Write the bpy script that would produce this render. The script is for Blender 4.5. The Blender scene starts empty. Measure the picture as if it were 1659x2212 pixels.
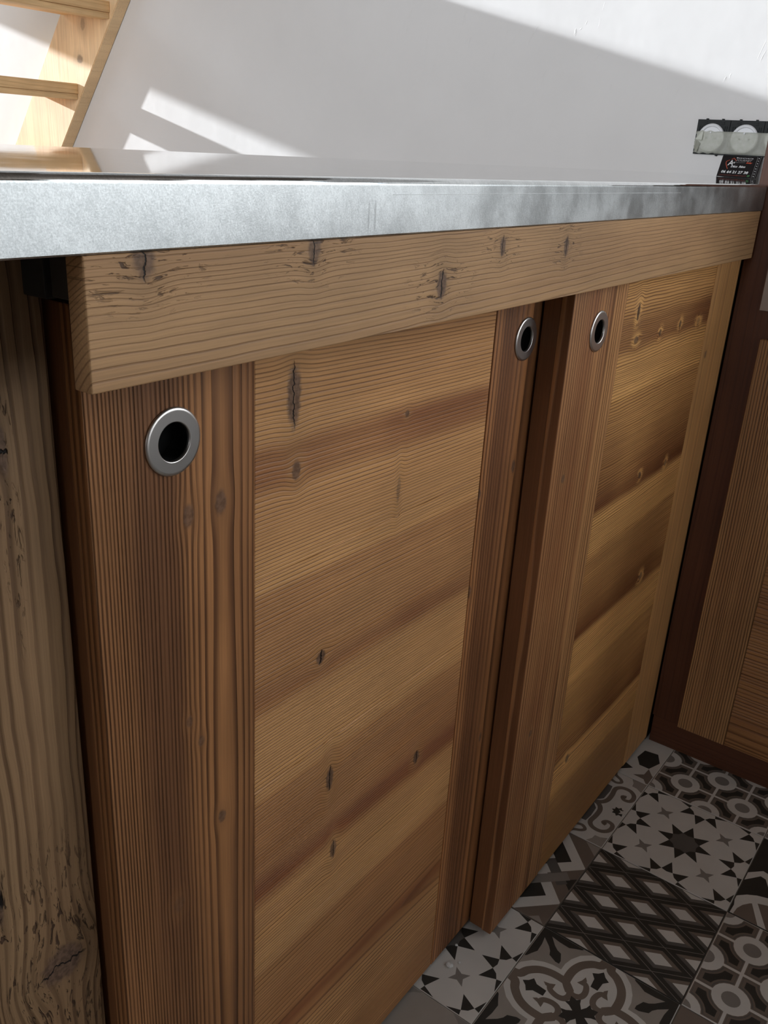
import bpy, bmesh, math, random
from mathutils import Vector, Matrix
random.seed(7)
C = bpy.context.scene.collection
SC = bpy.context.scene

# ------------------------------------------------------------------ camera
cd = bpy.data.cameras.new('camera'); cam = bpy.data.objects.new('camera', cd); C.objects.link(cam)
YAW, PIT, ROL = 0.9602, -0.3863, 0.0593
Fw = Vector((math.sin(YAW)*math.cos(PIT), math.cos(YAW)*math.cos(PIT), math.sin(PIT)))
R0 = Vector((math.cos(YAW), -math.sin(YAW), 0)); U0 = R0.cross(Fw)
Rt = R0*math.cos(ROL) + U0*math.sin(ROL); Up = -R0*math.sin(ROL) + U0*math.cos(ROL)
M = Matrix(((Rt.x, Up.x, -Fw.x, 0), (Rt.y, Up.y, -Fw.y, -0.3872), (Rt.z, Up.z, -Fw.z, 1.0182), (0, 0, 0, 1)))
cam.matrix_world = M
cd.sensor_fit = 'VERTICAL'; cd.sensor_height = 24.0; cd.lens = 1925.0/2212*24.0
cd.clip_start = 0.01; cd.clip_end = 50
SC.camera = cam

# ------------------------------------------------------------------ light
SC.view_settings.view_transform = 'Standard'; SC.view_settings.look = 'None'
SC.view_settings.gamma = 1.0; SC.view_settings.use_curve_mapping = False
SC.view_settings.exposure = 0.09
wd = bpy.data.worlds.new('sky'); SC.world = wd; wd.use_nodes = True
wd.node_tree.nodes['Background'].inputs[0].default_value = (0.75, 0.87, 1.0, 1)
wd.node_tree.nodes['Background'].inputs[1].default_value = 1.3
sd = bpy.data.lights.new('sun', 'SUN'); so = bpy.data.objects.new('sun', sd); C.objects.link(so)
sd.energy = 8.5; sd.angle = math.radians(0.7); sd.color = (0.90, 0.955, 1.0)
so.rotation_euler = Vector((0.20, -1.0, -0.256)).to_track_quat('-Z', 'Y').to_euler()
so.location = (0.5, 7, 3)
def area(name, loc, direction, sx, sy, power, col=(1, 1, 1)):
    l = bpy.data.lights.new(name, 'AREA'); l.shape = 'RECTANGLE'; l.size = sx; l.size_y = sy
    l.energy = power; l.color = col
    o = bpy.data.objects.new(name, l); C.objects.link(o); o.location = loc
    o.rotation_euler = Vector(direction).to_track_quat('-Z', 'Y').to_euler()
    return o
# daylight entering by the east window beyond the corner cabinet and the two north openings
area('daylight_east', (2.04, -1.68, 1.65), (-1, 0, -0.05), 1.3, 1.15, 24, (0.95, 0.98, 1.0))
area('daylight_north', (0.5, 4.42, 2.72), (0, -1, -0.1), 2.6, 0.85, 8, (0.90, 0.95, 1.0))
area('daylight_north_low', (1.2, 4.42, 0.95), (0, -1, 0), 1.4, 1.6, 3, (0.90, 0.95, 1.0))
area('fill_west', (-2.74, 0.75, 1.75), (1, -0.1, 0), 2.2, 1.3, 84, (0.93, 0.96, 1.0))  # fill lamp added to brighten the east wall, no known window there

# ------------------------------------------------------------------ helpers
def srgb(r, g, b):
    f = lambda c: (c/255/12.92) if c/255 <= 0.04045 else ((c/255+0.055)/1.055)**2.4
    return (f(r), f(g), f(b), 1.0)

class NB:
    """small node building helper"""
    def __init__(s, name):
        s.mat = bpy.data.materials.new(name); s.mat.use_nodes = True
        s.nt = s.mat.node_tree; s.bsdf = s.nt.nodes['Principled BSDF']
    def new(s, t): return s.nt.nodes.new(t)
    def put(s, sock, v):
        if isinstance(v, bpy.types.NodeSocket): s.nt.links.new(v, sock)
        elif v is not None: sock.default_value = v
    def m(s, op, a, b=None, c=None, clamp=False):
        n = s.new('ShaderNodeMath'); n.operation = op; n.use_clamp = clamp
        s.put(n.inputs[0], a); s.put(n.inputs[1], b); s.put(n.inputs[2], c); return n.outputs[0]
    def vec(s, x=0, y=0, z=0):
        n = s.new('ShaderNodeCombineXYZ')
        for i, v in enumerate((x, y, z)): s.put(n.inputs[i], v)
        return n.outputs[0]
    def sep(s, v):
        n = s.new('ShaderNodeSeparateXYZ'); s.put(n.inputs[0], v); return n.outputs
    def noise(s, v, scale, detail=2, rough=0.5, dist=0.0):
        n = s.new('ShaderNodeTexNoise'); s.put(n.inputs['Vector'], v); n.inputs['Scale'].default_value = scale
        n.inputs['Detail'].default_value = detail; n.inputs['Roughness'].default_value = rough
        n.inputs['Distortion'].default_value = dist; return n.outputs['Fac']
    def mix(s, f, a, b):
        n = s.new('ShaderNodeMix'); n.data_type = 'RGBA'; s.put(n.inputs['Factor'], f)
        s.put(n.inputs['A'], a); s.put(n.inputs['B'], b); return n.outputs['Result']
    def smooth(s, v, lo, hi, a=0.0, b=1.0):
        n = s.new('ShaderNodeMapRange'); n.interpolation_type = 'SMOOTHSTEP'; s.put(n.inputs[0], v)
        n.inputs[1].default_value = lo; n.inputs[2].default_value = hi
        n.inputs[3].default_value = a; n.inputs[4].default_value = b; return n.outputs[0]
    def ramp(s, v, stops):
        n = s.new('ShaderNodeValToRGB'); s.put(n.inputs[0], v); e = n.color_ramp.elements
        while len(e) > 1: e.remove(e[-1])
        e[0].position = stops[0][0]; c = stops[0][1]; e[0].color = c if isinstance(c, tuple) else (c, c, c, 1)
        for p, c in stops[1:]:
            x = e.new(p); x.color = c if isinstance(c, tuple) else (c, c, c, 1)
        return n.outputs[0]
    def attr(s, name):
        n = s.new('ShaderNodeAttribute'); n.attribute_name = name; return n.outputs['Vector']
    def pos(s): return s.new('ShaderNodeNewGeometry').outputs['Position']
    def bump(s, h, strength, dist, base=None):
        n = s.new('ShaderNodeBump'); n.inputs['Strength'].default_value = strength
        n.inputs['Distance'].default_value = dist; s.put(n.inputs['Height'], h)
        if base is not None: s.put(n.inputs['Normal'], base)
        s.nt.links.new(n.outputs[0], s.bsdf.inputs['Normal']); return n.outputs[0]
    def out(s, color=None, rough=None, metal=None, spec=None):
        s.put(s.bsdf.inputs['Base Color'], color); s.put(s.bsdf.inputs['Roughness'], rough)
        s.put(s.bsdf.inputs['Metallic'], metal)
        if spec is not None: s.bsdf.inputs['Specular IOR Level'].default_value = spec
        return s.mat

def plain(name, col, rough=0.5, metal=0.0, spec=0.5, var=0.06, scale=30):
    b = NB(name); n = b.noise(b.pos(), scale, 3)
    k = b.smooth(n, 0.3, 0.7, 1-var, 1+var)
    mx = b.new('ShaderNodeVectorMath'); mx.operation = 'SCALE'; mx.inputs[0].default_value = col[:3]; b.put(mx.inputs['Scale'], k)
    return b.out(mx.outputs[0], rough, metal, spec)

def wood(name, early, late, red, N=300, v0=0.0, w0=0.05, wob=0.012, wobs=2.5, vary=1.6, tone=None, tone_axis=None,
         knots=(), bump=0.5, late_amt=0.8, lo=0.35, seed=0.0, torn=0.0, ddn=1.2, pale=0.0, redamt=0.8, rough=0.5, patch=0.3, swirl=0.0, lean=0.0, spec=0.35):
    """solid pine: growth rings round a pith at (v0, -w0) running along u; knots push the grain aside"""
    b = NB(name); u, v, w = b.sep(b.attr('grain'))
    vv = b.m('ADD', v, b.m('MULTIPLY', u, lean)) if lean else v
    n1 = b.noise(b.vec(b.m('MULTIPLY', u, wobs), b.m('MULTIPLY', v, wobs*2.2), seed), 1.0, 3, 0.5)
    v1 = b.m('MULTIPLY_ADD', b.m('SUBTRACT', n1, 0.5), wob, vv)
    if swirl:
        n2 = b.noise(b.vec(b.m('MULTIPLY', u, 14), b.m('MULTIPLY', v, 30), seed+3), 1.0, 2, 0.5)
        v1 = b.m('MULTIPLY_ADD', b.m('SUBTRACT', n2, 0.5), swirl, v1)
    kmask = None; crack = None; halo = None; wide = None
    for k in knots:
        ku, kv, su, sv = k[:4]; st = k[4] if len(k) > 4 else 1.0; cr = k[5] if len(k) > 5 else 0
        du = b.m('SUBTRACT', u, ku); dv = b.m('SUBTRACT', v, kv)
        a = b.m('DIVIDE', du, su); c = b.m('DIVIDE', dv, sv)
        d2 = b.m('ADD', b.m('MULTIPLY', a, a), b.m('MULTIPLY', c, c))
        g = b.m('EXPONENT', b.m('MULTIPLY', d2, -0.38))
        # lines bend round the knot
        v1 = b.m('SUBTRACT', v1, b.m('MULTIPLY', b.m('MULTIPLY', g, dv), (k[6] if len(k) > 6 else 0.6)*st))
        e = b.m('SQRT', d2)
        ed = b.m('ADD', e, b.m('MULTIPLY', b.m('SUBTRACT', b.noise(b.vec(u, v, seed+ku), 160, 2), 0.5), 0.5))
        mk = b.smooth(ed, 0.55, 1.0, st if st < 1 else 1.0, 0.0)
        kmask = mk if kmask is None else b.m('MAXIMUM', kmask, mk)
        hl = b.smooth(e, 0.9, 2.6, 1.0, 0.0)
        halo = hl if halo is None else b.m('MAXIMUM', halo, hl)
        if torn:
            e2 = b.m('SQRT', b.m('ADD', b.m('MULTIPLY', b.m('MULTIPLY', a, a), 0.10), b.m('MULTIPLY', c, c)))
            wl = b.smooth(e2, 0.9, 2.4, 1.0, 0.0); wide = wl if wide is None else b.m('MAXIMUM', wide, wl)
        if cr:
            wig = b.m('MULTIPLY', b.m('SUBTRACT', b.noise(b.vec(seed+kv, b.m('MULTIPLY', v, 90), b.m('MULTIPLY', u, 20)), 1.0, 3, 0.7), 0.5), 1.1)
            wid = b.m('ABSOLUTE', b.m('ADD', a, wig))
            cm = b.m('MULTIPLY', b.smooth(wid, 0.04*cr, 0.13*cr, 1.0, 0.0), b.smooth(b.m('ABSOLUTE', c), 0.65, 0.95, 1.0, 0.0))
            crack = cm if crack is None else b.m('MAXIMUM', crack, cm)
    dd = b.m('ADD', w, b.m('MULTIPLY_ADD', b.m('SUBTRACT', b.noise(b.vec(b.m('MULTIPLY', u, 1.3), seed+5, 0), 1.0, 1), 0.5), w0*ddn, w0))
    rv = b.m('SUBTRACT', v1, v0)
    r = b.m('SQRT', b.m('ADD', b.m('MULTIPLY', rv, rv), b.m('MULTIPLY', dd, dd)))
    ph = b.m('ADD', b.m('MULTIPLY', r, N), b.m('MULTIPLY', b.noise(b.vec(b.m('MULTIPLY', r, 22), seed, 0), 1.0, 2), vary*5))
    fr = b.m('FRACT', ph)
    lt = b.m('MULTIPLY', b.smooth(fr, lo, 0.86), b.smooth(fr, 0.93, 1.0, 1.0, 0.0))
    # strength of the late wood differs from ring to ring and along the board
    ringv = b.noise(b.vec(b.m('MULTIPLY', b.m('FLOOR', ph), 0.37), b.m('MULTIPLY', u, 2.0), seed), 1.7, 1)
    lt = b.m('MULTIPLY', lt, b.smooth(ringv, 0.2, 0.65, 0.45, 1.0))
    pn = b.noise(b.vec(b.m('MULTIPLY', u, 1.1), b.m('MULTIPLY', v1, 16), seed+9), 1.0, 2, 0.6)
    t = b.smooth(pn, 0.35, 0.75, 0.0, patch)
    if tone:
        z0, z1, stops = tone
        src = v1
        tt = b.m('DIVIDE', b.m('SUBTRACT', src, z0), z1-z0)
        t = b.m('ADD', t, b.m('MULTIPLY', b.ramp(tt, stops), b.smooth(b.noise(b.vec(b.m('MULTIPLY', u, 5), b.m('MULTIPLY', v, 6), seed+2), 1.0, 2), 0.3, 0.6, 0.7, 1.0)))
    t = b.m('MULTIPLY', t, redamt, clamp=True)
    base = b.mix(t, early, red)
    fib = b.noise(b.vec(b.m('MULTIPLY', u, 12), b.m('MULTIPLY', v1, 700), b.m('MULTIPLY', w, 700)), 1.0, 2)
    lcol = b.mix(b.m('MULTIPLY', t, 0.8), late, tuple(0.55*red[i] for i in range(3))+(1,))
    col = b.mix(b.m('MULTIPLY', lt, late_amt), base, lcol)
    if pale and halo is not None:
        hn = b.noise(b.vec(b.m('MULTIPLY', u, 60), b.m('MULTIPLY', v, 110), seed), 1.0, 2)
        col = b.mix(b.m('MULTIPLY', b.m('MULTIPLY', halo, b.smooth(hn, 0.42, 0.52)), pale), col, early)
    elif halo is not None: col = b.mix(b.m('MULTIPLY', halo, 0.35), col, tuple(0.62*early[i] for i in range(3))+(1,))
    fm = b.smooth(fib, 0.3, 0.75, 0.90, 1.08)
    bl = b.smooth(b.noise(b.vec(b.m('MULTIPLY', u, 6), b.m('MULTIPLY', v, 9), seed+4), 1.0, 3), 0.3, 0.7, 0.90, 1.08)
    mx = b.new('ShaderNodeVectorMath'); mx.operation = 'SCALE'; b.put(mx.inputs[0], col); b.put(mx.inputs['Scale'], b.m('MULTIPLY', fm, bl))
    col = mx.outputs[0]
    hgt = b.m('ADD', b.m('MULTIPLY', lt, -1.0), b.m('MULTIPLY', fib, 0.25))
    if torn:
        fl = b.noise(b.vec(b.m('MULTIPLY', u, 70), b.m('MULTIPLY', v1, 330), seed+7), 1.0, 3, 0.65, 0.6)
        fl = b.m('MULTIPLY', b.smooth(fl, 0.56, 0.66), wide)
        col = b.mix(b.m('MULTIPLY', fl, torn), col, (0.055, 0.026, 0.014, 1)); hgt = b.m('SUBTRACT', hgt, b.m('MULTIPLY', fl, 1.5))
    if kmask is not None:
        kc = b.mix(b.smooth(b.noise(b.vec(u, v, seed), 260, 2), 0.35, 0.65), (0.155, 0.092, 0.064, 1), (0.07, 0.04, 0.027, 1))
        col = b.mix(b.m('MULTIPLY', kmask, 0.85), col, kc); hgt = b.m('MULTIPLY', hgt, b.m('SUBTRACT', 1.0, kmask))
    if crack is not None:
        col = b.mix(crack, col, (0.008, 0.004, 0.003, 1)); hgt = b.m('SUBTRACT', hgt, b.m('MULTIPLY', crack, 3.0))
    b.bump(hgt, bump, 0.0009)
    return b.out(col, rough, 0.0, spec)

def make(name, bm, mat, parent=None, smooth=False, grain=None):
    me = bpy.data.meshes.new(name); bm.to_mesh(me); bm.free()
    for m in (mat if isinstance(mat, (list, tuple)) else [mat]): me.materials.append(m)
    if smooth:
        for p in me.polygons: p.use_smooth = True
    if grain:
        a = me.attributes.new('grain', 'FLOAT_VECTOR', 'POINT')
        ax = ['xyz'.index(c) for c in grain]; off = (max(v.co.x for v in me.vertices)+min(v.co.x for v in me.vertices))/2 if grain[2] == 'x' else 0.0
        for i, v in enumerate(me.vertices): a.data[i].vector = (v.co[ax[0]], v.co[ax[1]], v.co[ax[2]]-off)
    o = bpy.data.objects.new(name, me); C.objects.link(o)
    if parent: o.parent = parent
    return o
def addbox(bm, x0, x1, y0, y1, z0, z1, mi=0):
    vs = [bm.verts.new((x, y, z)) for x in (x0, x1) for y in (y0, y1) for z in (z0, z1)]
    for f in ((0, 1, 3, 2), (4, 6, 7, 5), (0, 4, 5, 1), (2, 3, 7, 6), (0, 2, 6, 4), (1, 5, 7, 3)):
        fc = bm.faces.new([vs[i] for i in f]); fc.material_index = mi
    return vs
def box(name, x0, x1, y0, y1, z0, z1, mat, parent=None, bevel=0.0, seg=2, grain=None):
    bm = bmesh.new(); addbox(bm, x0, x1, y0, y1, z0, z1)
    if bevel: bmesh.ops.bevel(bm, geom=bm.edges[:], offset=bevel, segments=seg, profile=0.6, affect='EDGES')
    bmesh.ops.recalc_face_normals(bm, faces=bm.faces)
    return make(name, bm, mat, parent, False, grain)
def empty(name, loc, label, cat, group=None):
    o = bpy.data.objects.new(name, None); C.objects.link(o); o.empty_display_size = 0.05
    o['label'] = label; o['category'] = cat
    if group: o['group'] = group
    return o
def tag(o, label, cat, group=None):
    o['label'] = label; o['category'] = cat
    if group: o['group'] = group
    return o
def struct(o): o['kind'] = 'structure'; return o

# ------------------------------------------------------------------ materials
def plaster(name, base=(0.80, 0.778, 0.765)):
    b = NB(name); p = b.pos(); x, y, z = b.sep(p)
    n1 = b.noise(p, 5, 4, 0.55); n2 = b.noise(b.vec(x, b.m('MULTIPLY', b.m('ADD', y, b.m('MULTIPLY', z, 0.25)), 40), b.m('MULTIPLY', z, 9)), 1.0, 4, 0.6, 0.8)
    n3 = b.noise(p, 45, 3, 0.6)
    ridge = b.smooth(n2, 0.64, 0.70)
    # the old lumpy coat lies higher up and toward the corner cabinet; lower left was skimmed smooth
    area_m = b.smooth(b.m('SUBTRACT', z, b.m('MULTIPLY', y, 0.25)), 0.85, 1.15)
    h = b.m('ADD', b.m('MULTIPLY', n1, 1.0), b.m('ADD', b.m('MULTIPLY', b.m('MULTIPLY', ridge, area_m), 0.22), b.m('MULTIPLY', b.m('MULTIPLY', n3, area_m), 0.05)))
    b.bump(h, 0.55, 0.004)
    c = b.mix(b.smooth(n1, 0.3, 0.7), tuple(0.97*i for i in base)+(1,), tuple(base)+(1,))
    return b.out(c, 0.75, 0.0, 0.25)
M_WALL = plaster('white_plaster')
M_WALLS = plain('smooth_white_paint', (0.78, 0.775, 0.76, 1), 0.8, 0, 0.2, 0.02, 2)
M_CEIL = plain('ceiling_boards', (0.15, 0.12, 0.10, 1), 0.7, 0, 0.3, 0.1, 3)

EARLY = srgb(216, 162, 104); LATE = srgb(108, 64, 32); RED = srgb(146, 90, 54)
def tone_stops(rows, z0, z1):
    return (z0, z1, [((z-z0)/(z1-z0), t) for z, t in rows])
TL = [(0.0, .35), (.03, .55), (.11, .3), (.17, .25), (.205, .95), (.225, .6), (.303, .55), (.31, .05), (.385, .2), (.405, 1.0), (.43, .6), (.506, .5), (.512, .12), (.590, .22), (.606, .95), (.63, .55), (.704, .45), (.709, .05), (.785, .22), (.80, .8), (.822, .9), (.835, .12), (.86, .15), (.90, .4)]
TR = [(0.0, .6), (.09, .55), (.14, .45), (.145, .0), (.195, .05), (.21, 1.0), (.26, .6), (.338, .35), (.345, .0), (.405, .03), (.417, 1.0), (.46, .7), (.535, .4), (.542, .0), (.595, .05), (.608, 1.0), (.66, .7), (.742, .4), (.749, .08), (.80, .15), (.812, .9), (.84, .85), (.86, .35), (.90, .2)]
M_PANEL_L = wood('panel_pine_left', EARLY, LATE, RED, N=300, v0=0.2, w0=0.03, wob=0.010, wobs=2.2, vary=1.0, lean=0.03,
    tone=tone_stops(TL, 0, 0.9), bump=0.8, late_amt=0.62, lo=0.58, seed=1.3, patch=0.15, redamt=1.0,
    knots=[(.483, .846, .0095, .030, 1, 0.6, 0.15), (.487, .787, .006, .010, .9), (.634, .803, .004, .004, .9), (.628, .732, .0035, .016, .6, 0, 0.5), (.524, .604, .0075, .008, 1, 1.2), (.543, .462, .0065, .017, 1, 0.9), (.697, .396, .007, .010, 1, 1.0), (.553, .369, .006, .014, .9, 0.7)])
M_PANEL_R = wood('panel_pine_right', srgb(240, 182, 112), srgb(116, 66, 32), srgb(116, 62, 32), N=300, v0=0.2, w0=0.02, wob=0.016, wobs=2.6, vary=1.2,
    tone=tone_stops(TR, 0, 0.9), bump=0.9, late_amt=0.8, lo=0.45, pale=0.75, seed=4.7, patch=0.1, redamt=0.92, swirl=0.003,
    knots=[(1.065, .853, .006, .012, 1, 1.0), (1.072, .818, .009, .006, .9, 0, 1.0), (1.155, .817, .006, .006, .9, 0.6, 1.0), (1.231, .820, .006, .006, .9, 0.6, 1.0), (1.31, .815, .009, .006, .5, 0, 1.0), (1.172, .616, .006, .006, .9, 0.6, 1.0), (1.278, .608, .006, .007, .8, 0, 1.0), (1.257, .427, .009, .008, .8), (1.066, .195, .008, .009, .9)])
# stiles: grain runs up the board (u = z, v = x)
M_ST1 = wood('stile_pine_wide', srgb(178, 124, 78), srgb(74, 42, 22), srgb(126, 84, 54), N=400, v0=0.408, w0=0.012, wob=0.006, wobs=1.6, vary=1.1, tone=(.30, .445, [(0, .35), (.13, .5), (.28, 1), (.45, .9), (.52, .3), (.62, .1), (.74, .0), (.79, .55), (.85, .4), (1, .75)]),
    bump=1.0, late_amt=0.85, lo=0.4, seed=2.1, patch=0.35, redamt=0.85,
    knots=[(.782, .377, .011, .006, .8), (.784, .407, .012, .0065, .85), (.511, .403, .008, .005, .9), (.619, .372, .006, .004, .6), (.596, .383, .006, .004, .6), (.79, .302, .02, .012, .0), (.455, .355, .01, .007, .3)])
M_ST2 = wood('stile_pine_red', srgb(182, 124, 78), srgb(72, 38, 20), srgb(122, 78, 48), N=170, v0=0.872, w0=0.012, wob=0.008, wobs=2.0, vary=1.0, tone=(.779, .915, [(0, .1), (.08, .15), (.14, .9), (.32, 1), (.42, .7), (.52, .15), (.64, .3), (.8, .7), (1, .3)]),
    bump=1.0, late_amt=0.8, lo=0.4, seed=6.2, patch=0.4, redamt=0.9, knots=[(.70, .851, .010, .005, .9), (.685, .779, .008, .005, .9), (.57, .779, .010, .005, .8), (.34, .846, .008, .004, .8)])
M_ST3 = wood('stile_pine_grey', srgb(196, 144, 94), srgb(84, 46, 26), srgb(136, 84, 52), N=160, v0=0.98, w0=0.010, wob=0.007, wobs=1.7, vary=0.9, tone=(.873, 1.02, [(0, .6), (.2, .75), (.4, .9), (.5, .5), (.62, .3), (.68, .95), (.74, .1), (.9, .1), (1, .3)]),
    bump=1.0, late_amt=0.78, lo=0.42, seed=8.4, patch=0.3, redamt=0.8, knots=[(.68, .906, .007, .005, .8), (.324, .915, .007, .005, .8)])
M_ST4 = wood('stile_pine_pale', srgb(214, 162, 104), srgb(156, 106, 62), srgb(150, 100, 62), N=90, v0=1.30, w0=0.02, wob=0.008, wobs=1.4, vary=1.0,
    bump=0.35, late_amt=0.5, lo=0.5, seed=11.0, patch=0.4, redamt=0.5, knots=[(.758, 1.374, .008, .006, .8)])
M_FASCIA = wood('fascia_old_pine', srgb(184, 145, 103), srgb(112, 76, 48), srgb(146, 106, 74), N=300, v0=0.835, w0=0.075, wob=0.010, wobs=2.0, vary=1.5, lean=-0.02, torn=0.85, ddn=0.25,
    bump=0.5, late_amt=0.55, lo=0.72, seed=3.3, patch=0.55, redamt=0.8, swirl=0.0025, rough=0.6,
    knots=[(.306, .962, .009, .016, .9, 0.7, 0.3), (.439, .960, .0075, .014, .9, 0.7, 0.3), (.590, .925, .008, .013, 1, 1.0, 0.3), (.680, .949, .006, .010, .95, 0.9, 0.3), (.803, .943, .006, .011, .95, 0.9, 0.3)])
M_POST = wood('post_weathered_pine', srgb(158, 126, 92), srgb(92, 64, 42), srgb(122, 90, 62), N=230, v0=0.345, w0=0.02, wob=0.03, wobs=2.2, vary=2.0, lean=0.0, torn=0.9,
    bump=1.0, late_amt=0.75, lo=0.5, seed=5.5, patch=0.7, redamt=0.8, swirl=0.004, rough=0.65,
    knots=[(.455, .265, .020, .022, 1, 0.4), (.55, .225, .03, .003, .9, 2.0), (.85, .262, .02, .004, .8, 0.5)])
M_SIDE = wood('edge_pine_brown', srgb(142, 94, 58), srgb(104, 60, 34), srgb(112, 66, 40), N=70, v0=0.1, w0=0.04, wob=0.01, bump=0.2, late_amt=0.4, lo=0.5, seed=13, patch=0.5)
M_BACK = wood('back_frame_pine', srgb(128, 84, 52), srgb(96, 56, 32), srgb(100, 58, 36), N=60, v0=0.1, w0=0.05, wob=0.01, bump=0.2, late_amt=0.4, lo=0.5, seed=17, patch=0.5)
M_DARK = wood('stained_frame_pine', srgb(92, 54, 34), srgb(68, 38, 23), srgb(72, 38, 23), N=90, v0=0.1, w0=0.05, wob=0.01, bump=0.15, late_amt=0.4, lo=0.5, seed=19, patch=0.6)
M_TST = wood('corner_stile_pine', srgb(176, 132, 86), srgb(70, 36, 20), srgb(120, 70, 42), N=240, v0=-0.02, w0=0.01, wob=0.012, wobs=2.0, vary=0.8, bump=1.2, late_amt=0.85, lo=0.45, seed=21, patch=0.5)
M_TPL = wood('corner_plank_pine', srgb(168, 120, 74), srgb(96, 56, 32), srgb(118, 68, 40), N=150, v0=0.1, w0=0.02, wob=0.012, wobs=2.0, vary=1.2, bump=1.0, late_amt=0.7, lo=0.4, seed=23, patch=0.6)
M_STAIR = wood('new_spruce', srgb(238, 200, 148), srgb(208, 160, 108), srgb(222, 176, 124), N=110, v0=0.5, w0=0.05, wob=0.01, bump=0.1, late_amt=0.45, lo=0.5, seed=27, patch=0.4, rough=0.55,
    knots=[])
M_STRING = wood('new_spruce_stringer', srgb(250, 216, 170), srgb(206, 158, 112), srgb(224, 176, 128), N=45, v0=0.5, w0=0.05, wob=0.03, bump=0.1, late_amt=0.2, lo=0.5, seed=29, patch=0.4, rough=0.55,
    knots=[(1.335, 2.32, .022, .014, .45), (1.235, 2.345, .016, .018, .7)])
M_CARC = plain('cabinet_inside_dark', srgb(46, 32, 22), 0.7)

def steel(name, rough_lo, rough_hi, bumpy, wave=0.0):
    b = NB(name); p = b.pos(); x, y, z = b.sep(p)
    sp = b.noise(p, 900, 2, 0.7); cl = b.noise(p, 22, 3, 0.6)
    sc = b.noise(b.vec(b.m('MULTIPLY', b.m('ADD', x, b.m('MULTIPLY', z, 0.35)), 600), b.m('MULTIPLY', y, 100), b.m('MULTIPLY', z, 300)), 1.0, 2, 0.6)
    mixn = b.m('ADD', b.m('MULTIPLY', sp, 0.65), b.m('MULTIPLY', sc, 0.35))
    col = b.mix(b.smooth(b.m('ADD', b.m('MULTIPLY', mixn, 0.6), b.m('MULTIPLY', cl, 0.4)), 0.36, 0.66), (0.42, 0.435, 0.435, 1), (0.66, 0.68, 0.68, 1))
    if bumpy:
        zm = b.m('MULTIPLY', b.smooth(z, 0.966, 0.970), b.smooth(z, 0.984, 0.987, 1.0, 0.0))
        st = b.m('MAXIMUM', b.smooth(b.m('ABSOLUTE', b.m('SUBTRACT', x, 0.4935)), 0.0003, 0.0012, 1.0, 0.0), b.smooth(b.m('ABSOLUTE', b.m('SUBTRACT', x, 0.5005)), 0.0005, 0.0016, 1.0, 0.0))
        col = b.mix(b.m('MULTIPLY', b.m('MULTIPLY', st, zm), 0.45), col, (0.25, 0.25, 0.25, 1))
    if bumpy: b.bump(mixn, bumpy, 0.0004)
    if wave:
        wv = b.noise(b.vec(x, b.m('MULTIPLY', y, 1.0), 0), 2.3, 1)
        b.bump(wv, wave, 0.01)
    r = b.smooth(cl, 0.3, 0.7, rough_lo, rough_hi)
    return b.out(col, r, 1.0)
M_EDGE = steel('brushed_steel_edge', 0.37, 0.46, 0.14)
M_TOP = steel('polished_steel_top', 0.03, 0.05, 0.0, 0.012)
M_RING = plain('satin_nickel', (0.66, 0.63, 0.60, 1), 0.33, 1.0, 0.5, 0.03)
M_CUP = plain('black_cup', (0.003, 0.003, 0.003, 1), 0.7, 0, 0.15)
M_RAIL = plain('grey_steel_rail', (0.05, 0.05, 0.048, 1), 0.5, 0.3)

# ------------------------------------------------------------------ room
XW = 2.07
# east wall carries the sockets and the stairs

def wall_with_holes(name, y0, y1, holes, mat, ends=None, swap=False):
    xs = sorted(set(ends or (-2.8, XW)) | {h[0] for h in holes} | {h[1] for h in holes}); zs = sorted({-0.05, 3.6} | {h[2] for h in holes} | {h[3] for h in holes})
    bm = bmesh.new()
    for i in range(len(xs)-1):
        for j in range(len(zs)-1):
            cx, cz = (xs[i]+xs[i+1])/2, (zs[j]+zs[j+1])/2
            if any(h[0] < cx < h[1] and h[2] < cz < h[3] for h in holes): continue
            if swap: addbox(bm, y0, y1, xs[i], xs[i+1], zs[j], zs[j+1])
            else: addbox(bm, xs[i], xs[i+1], y0, y1, zs[j], zs[j+1])
    bmesh.ops.remove_doubles(bm, verts=bm.verts, dist=1e-5)
    bmesh.ops.recalc_face_normals(bm, faces=bm.faces)
    return struct(make(name, bm, mat))
HN = [(0.45, 1.95, 0.08, 1.824), (-0.9, 1.95, 2.262, 3.2)]
wall_with_holes('wall_north', 4.5, 4.7, HN, M_WALLS)
wall_with_holes('wall_east', XW, XW+0.2, [(-2.35, -1.02, 1.08, 2.22)], M_WALL, (-3.0, 4.7), True)
wall_with_holes('wall_west', -3.0, -2.8, [(-0.35, 1.85, 1.1, 2.4)], M_WALLS, (-3.0, 4.7), True)  # west opening added to go with the fill lamp
wall_with_holes('wall_south', -2.7, -2.5, [], M_WALLS)
struct(box('wall_light_block', -1.45, -1.35, -2.49, -0.25, -0.002, 2.319, M_CEIL))  # unseen wall added to keep west light off the kitchen, dark to cut bounce
struct(box('ceiling_light_block', -2.79, XW-0.001, -2.49, 0.15, 2.32, 2.50, M_CEIL))  # low dark slab added out of view to block light from above
struct(box('ceiling', -3.0, XW+0.2, -2.7, 4.7, 3.6, 3.75, M_CEIL))

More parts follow.
